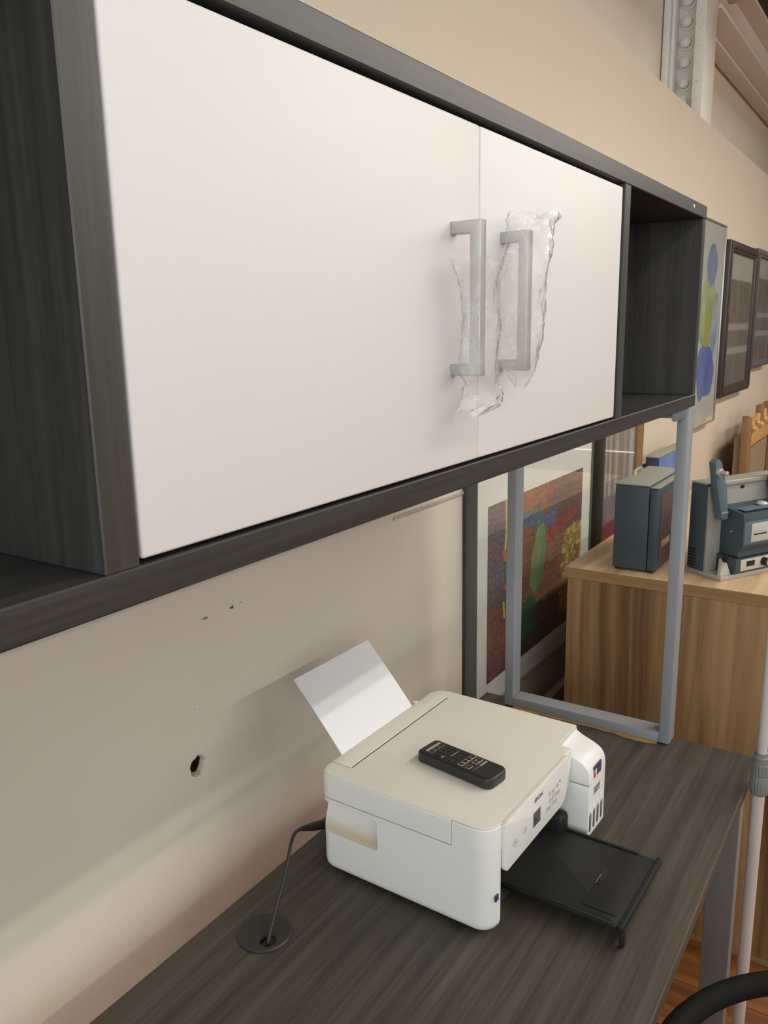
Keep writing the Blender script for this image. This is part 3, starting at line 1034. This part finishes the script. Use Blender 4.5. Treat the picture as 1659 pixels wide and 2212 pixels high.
bbd = MB().box(.40, 1.1, -.012, .012, FL, -.175, bev=.002).build('brown_board', M['boardbrown'])
tag(bbd, 'brown board standing on the floor between the walnut cabinet and the wall', 'board')

# ---------------------------------------------------------------- speaker case
sp = thing('speaker_case', 'blue-grey portable speaker case with a grey top on the walnut cabinet', 'speaker', (.5, -.24, CZ))
MB().box(.358, .660, -.2745, -.187, CZ+.006, CZ+.226, bev=.003).build('body', M['blue'], sp)
MB().box(.357, .661, -.2735, -.186, CZ+.2262, CZ+.2300, bev=.001).build('top_skin', M['greytop'], sp)
lid_ = MB().box(.3575, .6605, -.2985, -.2760, CZ+.006, CZ+.222, bev=.004).build('front_cover', M['blue'], sp)
MB().box(.358, .660, -.2980, -.2765, CZ+.2222, CZ+.2245, bev=.001).build('cover_top', M['greytop'], sp)
MB().box(.382, .640, -.3005, -.2984, CZ+.022, CZ+.205, bev=.002).build('grille', pmat('maroon_grille', (92, 66, 66), .8, var=.2, vscale=300), lid_)
MB().box(.392, .470, -.3030, -.3004, CZ+.064, CZ+.082, bev=.001).build('name_plate', pmat('copper_plate', (176, 140, 116), .4, metal=.4), lid_)
MB().tube([(.50, -.195, CZ+.230), (.50, -.195, CZ+.240), (.53, -.195, CZ+.243), (.56, -.195, CZ+.240), (.56, -.195, CZ+.230)], .004, 8).build('latch', M['alu'], sp)
for x, y in ((.372, -.197), (.372, -.286), (.646, -.197), (.646, -.286)):
    MB().lathe([(.0, 0), (.006, 0), (.007, .006), (0, .0061)], (x, y, CZ), 2, 12).build('foot', M['blackrub'], sp)

# ---------------------------------------------------------------- film projector
ang = math.atan2(-.496, .868)
pj = thing('film_projector', 'blue-grey film projector with a pale front panel and reel arms on the walnut cabinet', 'projector', (.375, -.455, CZ), ang)
# local: x = along the front, y = back, z up
def jb(name, mat, x0, x1, y0, y1, z0, z1, bev=.002, par=pj):
    return MB().box(x0, x1, y0, y1, z0, z1, bev=bev).build(name, M[mat], par, local=True)
jb('base_plate', 'alu', 0, .315, 0, .112, .0, .012)
jb('case', 'blue', .001, .314, .060, .1125, .0122, .233, .004)
jb('case_top', 'greytop', .000, .315, .060, .113, .2332, .2385, .002)
jb('face_plate', 'facep', .0015, .3135, .0535, .0598, .0122, .2300, .001)
jb('top_rail', 'alu', .012, .3135, .046, .0595, .2302, .2425, .002)
for i in range(6):
    jb('vent_slot', 'blackp', -.0002, .0015, .085, .108, .062-.0085*i, .066-.0085*i, .0003)
jb('window_slot', 'blackp', .110, .124, .0526, .0536, .216, .224, .0004)
mech = MB().prism([(.0532, .180), (-.012, .168), (-.016, .150), (-.016, .085), (-.004, .070), (-.004, .056), (.0532, .056)], 0, .048, .300, bev=.003)
mech = mech.build('lamp_housing', M['blue'], pj, local=True)
jb('housing_front', 'bluel', .052, .299, -.0168, -.0150, .090, .148, .0006, mech)
jb('housing_top', 'bluel', .060, .296, -.008, .048, .1735, .1752, .0006, mech)
jb('label_panel', 'alul', .075, .150, -.0182, -.0166, .095, .142, .0006, mech)
jb('label_print', 'blackp', .084, .130, -.0187, -.0181, .112, .1155, .0002, mech)
jb('label_print', 'st_grey', .084, .132, -.0187, -.0181, .1205, .1225, .0002, mech)
jb('dark_window', 'blackp', .146, .175, -.0192, -.0166, .100, .138, .0008, mech)
MB().lathe([(0, 0), (.012, 0), (.015, .004), (.010, .009), (0, .010)], (.150, .018, .1752), 2, 16).build('thread_knob', M['alul'], mech, local=True)
MB().lathe([(0, 0), (.0028, 0), (.002, -.002), (0, -.0022)], (.0478, .02, .118), 0, 10).build('screw', M['alu'], mech, local=True)
cons = MB().prism([(.0532, .0125), (-.002, .0125), (-.008, .022), (-.008, .052), (.0532, .0558)], 0, .040, .305, bev=.002).build('control_console', M['blue'], pj, local=True)
jb('console_panel', 'alul', .056, .300, -.0094, -.0078, .0205, .0500, .0005, cons)
jb('lever_slot', 'blackp', .076, .106, -.0100, -.0092, .030, .044, .0003, cons)
for a in (.138, .185):
    MB().lathe([(0, 0), (.011, 0), (.010, -.014), (.009, -.015), (0, -.0152)], (a, -.0094, .036), 1, 18).build('knob', M['blackp'], cons, local=True)
    MB().lathe([(0, 0), (.0075, 0), (.007, -.002), (0, -.0022)], (a, -.0245, .036), 1, 18).build('knob_cap', M['alu'], cons, local=True)
MB().prism([(.000, .0122), (.038, .0122), (.016, .056), (.004, .056)], 1, .004, .014, bev=.001).build('hinge_tab', M['alul'], pj, local=True)
MB().lathe([(0, 0), (.0085, 0), (.0095, -.006), (.0085, -.016), (.004, -.0165), (0, -.017)], (.0105, .004, .058), 1, 16).build('thumb_screw', M['blackp'], pj, local=True)
def reel_arm(x, lean):
    arm = MB().prism([(x+.012, .150), (x+.034, .150), (x+.034-lean*.45, .230), (x+.024-lean, .296), (x+.012-lean, .305), (x-lean, .296), (x+.004-lean*.6, .230)], 1, .024, .045, bev=.003)
    arm = arm.build('reel_arm', M['bluel'], pj, local=True)
    MB().lathe([(0, 0), (.0105, 0), (.0105, -.008), (.0065, -.009), (.0065, -.026), (.0035, -.027), (0, -.0275)], (x+.013-lean, .0242, .272), 1, 14).build('spindle', M['alu'], arm, local=True)
    MB().box(x+.008, x+.030, .0225, .0245, .166, .170).build('arm_stripe', M['alu'], arm, local=True)
    MB().box(x+.016, x+.028, .040, .0534, .155, .175).build('arm_mount', M['alu'], arm, local=True)
reel_arm(.006, .026)
reel_arm(.196, .004)

# ================================================================ PICTURES
def noise2(x, y, s=0):
    v = math.sin(x*12.9898+y*78.233+s*37.7)*43758.5453
    return v-math.floor(v)
def vnoise(x, y, s=0):
    xi, yi = math.floor(x), math.floor(y)
    xf, yf = x-xi, y-yi
    xf, yf = xf*xf*(3-2*xf), yf*yf*(3-2*yf)
    a = noise2(xi, yi, s)*(1-xf)+noise2(xi+1, yi, s)*xf
    b = noise2(xi, yi+1, s)*(1-xf)+noise2(xi+1, yi+1, s)*xf
    return a*(1-yf)+b*yf
def mixc(a, b, t):
    return tuple(a[i]*(1-t)+b[i]*t for i in range(3))

def scale_region(u, v, n):
    base = mixc((112, 92, 90), (94, 82, 86), n)
    if u < .17 + .03*math.sin(v*7):
        base = mixc((124, 106, 102), (104, 100, 118), n) if v > .42 else mixc((140, 92, 72), (108, 88, 92), n)
    elif v > .80 - .25*(u-.2) and u < .60:
        base = mixc((168, 100, 68), (140, 88, 66), n)
    q = v + .22*(u-.4)
    if .16 < u < .68 and .76 < q < .90:
        base = mixc((88, 104, 156), (92, 126, 130), n) if q < .86 else mixc((86, 110, 100), (150, 100, 70), n)
    elif u > .64 and v > .76:
        base = mixc((122, 96, 94), (106, 88, 90), n)
    elif u > .58 and v > .60 + .3*(u-.6):
        base = mixc((160, 80, 72), (140, 68, 70), n)
    elif .28 < u < .76 and .26 < v < .76:
        base = mixc((142, 108, 84), (132, 108, 90), n)
        if n > .72: base = (166, 102, 70)
    elif u > .74 and .10 < v < .64:
        base = mixc((170, 150, 86), (158, 102, 72), n)
        if n > .66: base = (192, 184, 104)
    elif u > .18 and v < .34:
        base = mixc((82, 66, 66), (98, 70, 64), n)
        if n > .78: base = (124, 78, 66)
    return base

def art_scales(u, v):
    sx, sy = u*32, v*25
    best, bc, second = 9, None, 9
    for j in (-1, 0, 1):
        for i in (-1, 0, 1):
            cx_, cy_ = math.floor(sx)+i, math.floor(sy)+j
            px_ = cx_+.5+.8*(noise2(cx_, cy_, 1)-.5)
            py_ = cy_+.5+.8*(noise2(cx_, cy_, 2)-.5)
            dd = math.hypot(sx-px_, (sy-py_)*.8)
            if dd < best:
                best, second, bc = dd, best, (px_/32, py_/25, noise2(cx_, cy_, 3))
            elif dd < second:
                second = dd
    base = scale_region(*bc)
    ex, ey = (u-.485)/.075, (v-.545)/.21
    ex2 = ex-.4*ey
    leaf = False
    if ex2*ex2+ey*ey < 1+.15*math.sin(ey*9):
        base = mixc((104, 144, 98), (150, 164, 104), vnoise(u*24, v*7, 5)) if ex2 < .25 else (98, 144, 110)
        leaf = True
    if .15 < u < .25 and .34 < v < .82 - 1.0*(u-.15) + .04*math.sin(u*60):
        base = mixc((44, 116, 84), (98, 106, 80), vnoise(u*9, v*6, 8)); leaf = True
    if .24 < u < .47 and .08 < v < .36 - .22*abs(u-.30) + .02*math.sin(u*50):
        base = mixc((32, 88, 66), (42, 104, 76), vnoise(u*9, v*14, 2)); leaf = True
    if abs(u-.150-.012*math.sin(v*9)) < .008 and (v > .66 or .32 < v < .42):
        base = (200, 186, 78); leaf = True
    if abs(u-.152-.016*math.sin(v*14)) < .014 and .44 < v < .72 and vnoise(3, v*22, 4) > .5:
        base = (186, 104, 70); leaf = True
    k_ = 1.0 if leaf else (.70 if second-best < .11 else 1.0)
    k_ *= .90+.2*vnoise(u*5, v*5, 3)
    return tuple(c*k_ for c in base)
def art_red(u, v):
    if v > .60:
        s = vnoise(u*16, v*1.5, 4)
        return mixc((196, 190, 178), (112, 104, 104), s*.9)
    if v > .50:
        return mixc((110, 96, 104), (150, 138, 140), vnoise(u*14, v*14, 2))
    w_ = vnoise(u*6+v*4, v*9, 7)
    return mixc((182, 70, 70), (140, 52, 58), w_)
def art_blue(u, v):
    s = vnoise(u*7+v*3, v*9, 1)
    return mixc((88, 118, 172), (150, 158, 186), max(0, s*1.5-.6))
def art_abstract(u, v):
    u2 = u+.10*(vnoise(u*6, v*9, 11)-.5)
    v2 = v+.06*(vnoise(u*6, v*9, 12)-.5)
    base = (208, 210, 202)
    n = vnoise(u*7, v*12, 2)
    def blob(cx_, cy_, rx, ry): return ((u2-cx_)/rx)**2+((v2-cy_)/ry)**2
    if blob(.55, .80, .20, .10) < 1: base = mixc((110, 124, 180), (176, 186, 200), n)
    if blob(.45, .55, .38, .17) < 1: base = mixc((206, 214, 184), (150, 180, 110), n)
    if blob(.50, .50, .16, .10) < 1: base = mixc((186, 192, 84), (160, 174, 80), n)
    if blob(.82, .50, .14, .15) < 1: base = mixc((112, 146, 190), (190, 202, 206), n)
    if blob(.52, .27, .38, .14) < 1: base = mixc((74, 92, 184), (112, 142, 204), n)
    return base
def art_street(u, v):
    n = vnoise(u*9, v*7, 6)
    base = mixc((150, 138, 124), (118, 108, 98), n)
    if v > .80: base = mixc((196, 190, 182), (210, 206, 200), n)
    if .42 < v < .47 or .24 < v < .29: base = (184, 178, 176)
    if v < .20 and math.sin(u*40) > .3: base = (122, 112, 102)
    return base

# picture with the scale-like painting, between desk and cabinet
a1 = thing('framed_painting', 'framed painting of colourful scales and green leaves behind the hutch legs', 'picture', (.545, .10, -.1445))
AX0, AX1, AZ0, AZ1, AYF, AYB = .110, .979, -.1445, .53, .085, .1150
MB().box(AX0+.002, AX1-.002, AYF+.006, AYB, AZ0+.002, AZ1-.002).build('backing', M['mat_w'], a1)
MB().box(AX0, AX0+.0035, AYF, AYB+.004, AZ0, AZ1).build('frame_side', M['fr_grey'], a1)
MB().box(AX1-.0035, AX1, AYF, AYB+.004, AZ0, AZ1).build('frame_side', M['fr_grey'], a1)
MB().box(AX0+.0036, AX1-.0036, AYF, AYB, AZ0, AZ0+.0035).build('frame_bottom', M['fr_silver'], a1)
MB().box(AX0+.0036, AX1-.0036, AYF, AYB, AZ1-.0035, AZ1).build('frame_top', M['fr_silver'], a1)
paint('print', .185, .894, -.0745, .422, AYF+.0052, 250, 180, art_scales, a1)
MB().box(AX0+.0037, AX1-.0037, AYF+.0015, AYF+.0035, AZ0+.0037, AZ1-.0037).build('glass_pane', M['glass'], a1)

a2 = thing('framed_print', 'dark framed print in red and grey standing behind the speaker case', 'picture', (1.27, .09, FL))
MB().box(1.045, 1.504, .0815, .1160, FL, .72).build('backing', M['fr_olive'], a2)
MB().box(1.037, 1.054, .068, .1155, FL, .72, bev=.002).build('frame_side', M['fr_olive'], a2)
MB().box(1.441, 1.510, .068, .1155, FL, .72, bev=.002).build('frame_side', M['fr_gold'], a2)
MB().box(1.0545, 1.4405, .068, .0810, FL, FL+.07, bev=.002).build('frame_bottom', M['fr_olive'], a2)
MB().box(1.0545, 1.4405, .068, .0810, .66, .72, bev=.002).build('frame_top', M['fr_olive'], a2)
paint('print', 1.0545, 1.4405, -.30, .66, .0812, 60, 90, art_red, a2)
MB().box(1.055, 1.440, .074, .076, FL+.071, .659).build('glass_pane', M['glass'], a2)

a3 = thing('blue_canvas', 'blue painted canvas with a pale top edge leaning beyond the speaker case', 'picture', (1.9, .05, FL))
MB().box(1.568, 2.10, .020, .072, FL, .3640, bev=.001).build('stretcher', M['canvas_side'], a3)
MB().box(1.568, 2.10, .020, .072, .3642, .367, bev=.0005).build('top_edge', M['canvas_top'], a3)
paint('print', 1.570, 2.098, FL+.002, .363, .0193, 50, 60, art_blue, a3)

a4 = thing('glazed_picture', 'thin-edged glazed picture of blue and yellow-green shapes beside the open hutch cubby', 'picture', (2.64, .12, .378))
GX0, GX1, GZ0, GZ1 = 2.373, 2.911, .378, 1.361
MB().box(GX0+.005, GX1-.005, .100, WY-.001, GZ0+.005, GZ1-.005, bev=.001).build('backing', M['mat_w'], a4)
for (x0, x1, z0, z1) in ((GX0, GX0+.008, GZ0, GZ1), (GX1-.008, GX1, GZ0, GZ1), (GX0+.0085, GX1-.0085, GZ0, GZ0+.006), (GX0+.0085, GX1-.0085, GZ1-.006, GZ1)):
    MB().box(x0, x1, .090, WY-.001, z0, z1, bev=.001).build('frame_edge', M['fr_silver'], a4)
paint('print', GX0+.011, GX1-.011, GZ0+.009, GZ1-.009, .0992, 60, 110, art_abstract, a4)
MB().box(GX0+.009, GX1-.009, .0925, .0945, GZ0+.0065, GZ1-.0065).build('glass_pane', M['glass'], a4)

def dark_frame(x0, x1, z0, z1, yf, bar, mat, fn, label):
    t = thing('dark_framed_picture', label, 'picture', ((x0+x1)/2, .08, z0))
    MB().box(x0+bar*.6, x1-bar*.6, yf+.018, WY-.001, z0+bar*.6, z1-bar*.6).build('backing', M['mat_w'], t)
    for (a, b, c, d) in ((x0, x0+bar, z0, z1), (x1-bar, x1, z0, z1), (x0+bar+.0005, x1-bar-.0005, z0, z0+bar), (x0+bar+.0005, x1-bar-.0005, z1-bar, z1)):
        fb = MB().box(a, b, yf, WY-.001, c, d, bev=.006, seg=3).build('frame_bar', M[mat], t)
        if b-a < d-c:
            MB().box(a+bar*.3, b-bar*.3, yf-.006, yf+.001, c+bar*.3, d-bar*.3, bev=.003).build('moulding', M[mat], fb)
        else:
            MB().box(a, b, yf-.006, yf+.001, c+bar*.3, d-bar*.3, bev=.003).build('moulding', M[mat], fb)
    paint('print', x0+bar, x1-bar, z0+bar, z1-bar, yf+.0172, 40, 60, fn, t)
    MB().box(x0+bar, x1-bar, yf+.011, yf+.013, z0+bar, z1-bar).build('glass_pane', M['glass'], t)
dark_frame(2.981, 3.797, .488, 1.304, .080, .055, 'fr_dark', art_street, 'dark brown framed picture hanging between two other pictures far along the wall')
dark_frame(3.843, 4.576, .603, 1.319, .085, .045, 'fr_slate', art_street, 'slate framed picture at the right edge, last along the wall')

# ornate gilt frame standing on the floor further along
og = thing('ornate_frame', 'ornate carved brown wooden frame leaning against the wall behind the projector', 'frame', (3.5, 0, FL))
MB().box(3.03, 3.95, -.008, .03, FL, .26).build('backing', M['oldback'], og)
MB().prism([(3.02, FL), (3.11, FL), (3.09, .15), (3.075, .30), (3.05, .37), (2.99, .385), (2.985, .25), (3.0, .0)], 1, -.05, -.009, bev=.006).build('side_bar', M['gilt'], og)
MB().prism([(3.92, FL), (4.0, FL), (4.0, .385), (3.93, .385)], 1, -.05, -.009, bev=.006).build('side_bar', M['gilt'], og)
tb = []
for i in range(41):
    x = 3.095+i*.82/40
    tb.append((x, .285+.045*abs(math.sin(i*.9))+.03*random.random()+(.05 if i in (14, 15, 24, 25) else 0)))
MB().prism([(3.095, .20), (3.915, .20)] + tb[::-1], 1, -.04, -.009, bev=.003).build('crest', M['giltl'], og)
for i in range(7):
    x = 3.14+i*.12
    MB().lathe([(0, -.022), (.012, -.018), (.018, 0), (.012, .018), (0, .022)], (x, -.047, .30+.02*(i % 2)), 2, 10).build('carved_bud', M['giltl'], og)
for i in range(2):
    MB().prism([(3.40+i*.25, .28), (3.47+i*.25, .28), (3.49+i*.25, .41), (3.385+i*.25, .41)], 1, -.045, -.012, bev=.004).build('finial', M['gilt'], og)

og.location.x += .14

# ================================================================ POLE AND CHAIR IN FRONT OF THE DESK
po = thing('telescopic_pole', 'silver telescopic pole with a grey ribbed collar by the front corner of the desk', 'pole', (-.12, -.640, FL))
MB().tube([(-.12, -.640, FL+.012), (-.12, -.640, .0)], .0118, 20).build('lower_tube', M['pole'], po)
MB().tube([(-.12, -.640, .0), (-.12, -.640, .95)], .0092, 20).build('upper_tube', M['pole'], po)
cl = MB()
prof_z = [(-.012, .0150), (-.010, .0165), (.026, .0168), (.027, .0160), (.029, .0160), (.030, .0170), (.052, .0172), (.053, .0150), (.066, .0150), (.068, .0125), (.075, .0118)]
loops = []
for z, r in prof_z:
    lp_ = []
    for k in range(72):
        a = 2*math.pi*k/72
        rr = r - (.0010 if (k % 4) >= 2 and z < .0525 else 0)
        lp_.append((-.12+rr*math.cos(a), -.640+rr*math.sin(a), z))
    loops.append(lp_)
cl.layers(loops)
cl.build('collar', M['collar'], po)
MB().lathe([(0, 0), (.018, 0), (.018, .012), (.012, .020), (0, .0205)], (-.12, -.640, FL), 2, 20).build('foot', M['blackrub'], po)

ch = thing('tub_chair', 'black chair with a curved armrest rail pushed up to the front of the desk', 'chair', (-.74, -.905, FL))
CC = Vector((-.74, -.905))
def arc(a0, a1, r, z, n=40):
    return [(CC.x+r*math.cos(rad(a0+(a1-a0)*k/n)), CC.y+r*math.sin(rad(a0+(a1-a0)*k/n)), z(k/n) if callable(z) else z) for k in range(n+1)]
MB().tube(arc(-55, 165, .285, -.094), (.017, .0165), 16).build('arm_rail', M['chairf'], ch)
for a in (-54, 5, 105, 164):
    c, s = math.cos(rad(a)), math.sin(rad(a))
    MB().tube([(CC.x+.285*c, CC.y+.285*s, -.108), (CC.x+.26*c, CC.y+.26*s, -.30)], .011, 10).build('spindle', M['chairf'], ch)
sp_ = MB()
sp_.lathe([(0, -.34), (.24, -.34), (.265, -.325), (.265, -.295), (.24, -.275), (0, -.265)], (CC.x, CC.y, 0), 2, 40)
sp_.build('seat', M['chairf'], ch)
for a in (20, 110, 200, 290):
    c, s = math.cos(rad(a)), math.sin(rad(a))
    MB().tube([(CC.x+.19*c, CC.y+.19*s, -.339), (CC.x+.22*c, CC.y+.22*s, FL)], .013, 10).build('leg', M['chairf'], ch)
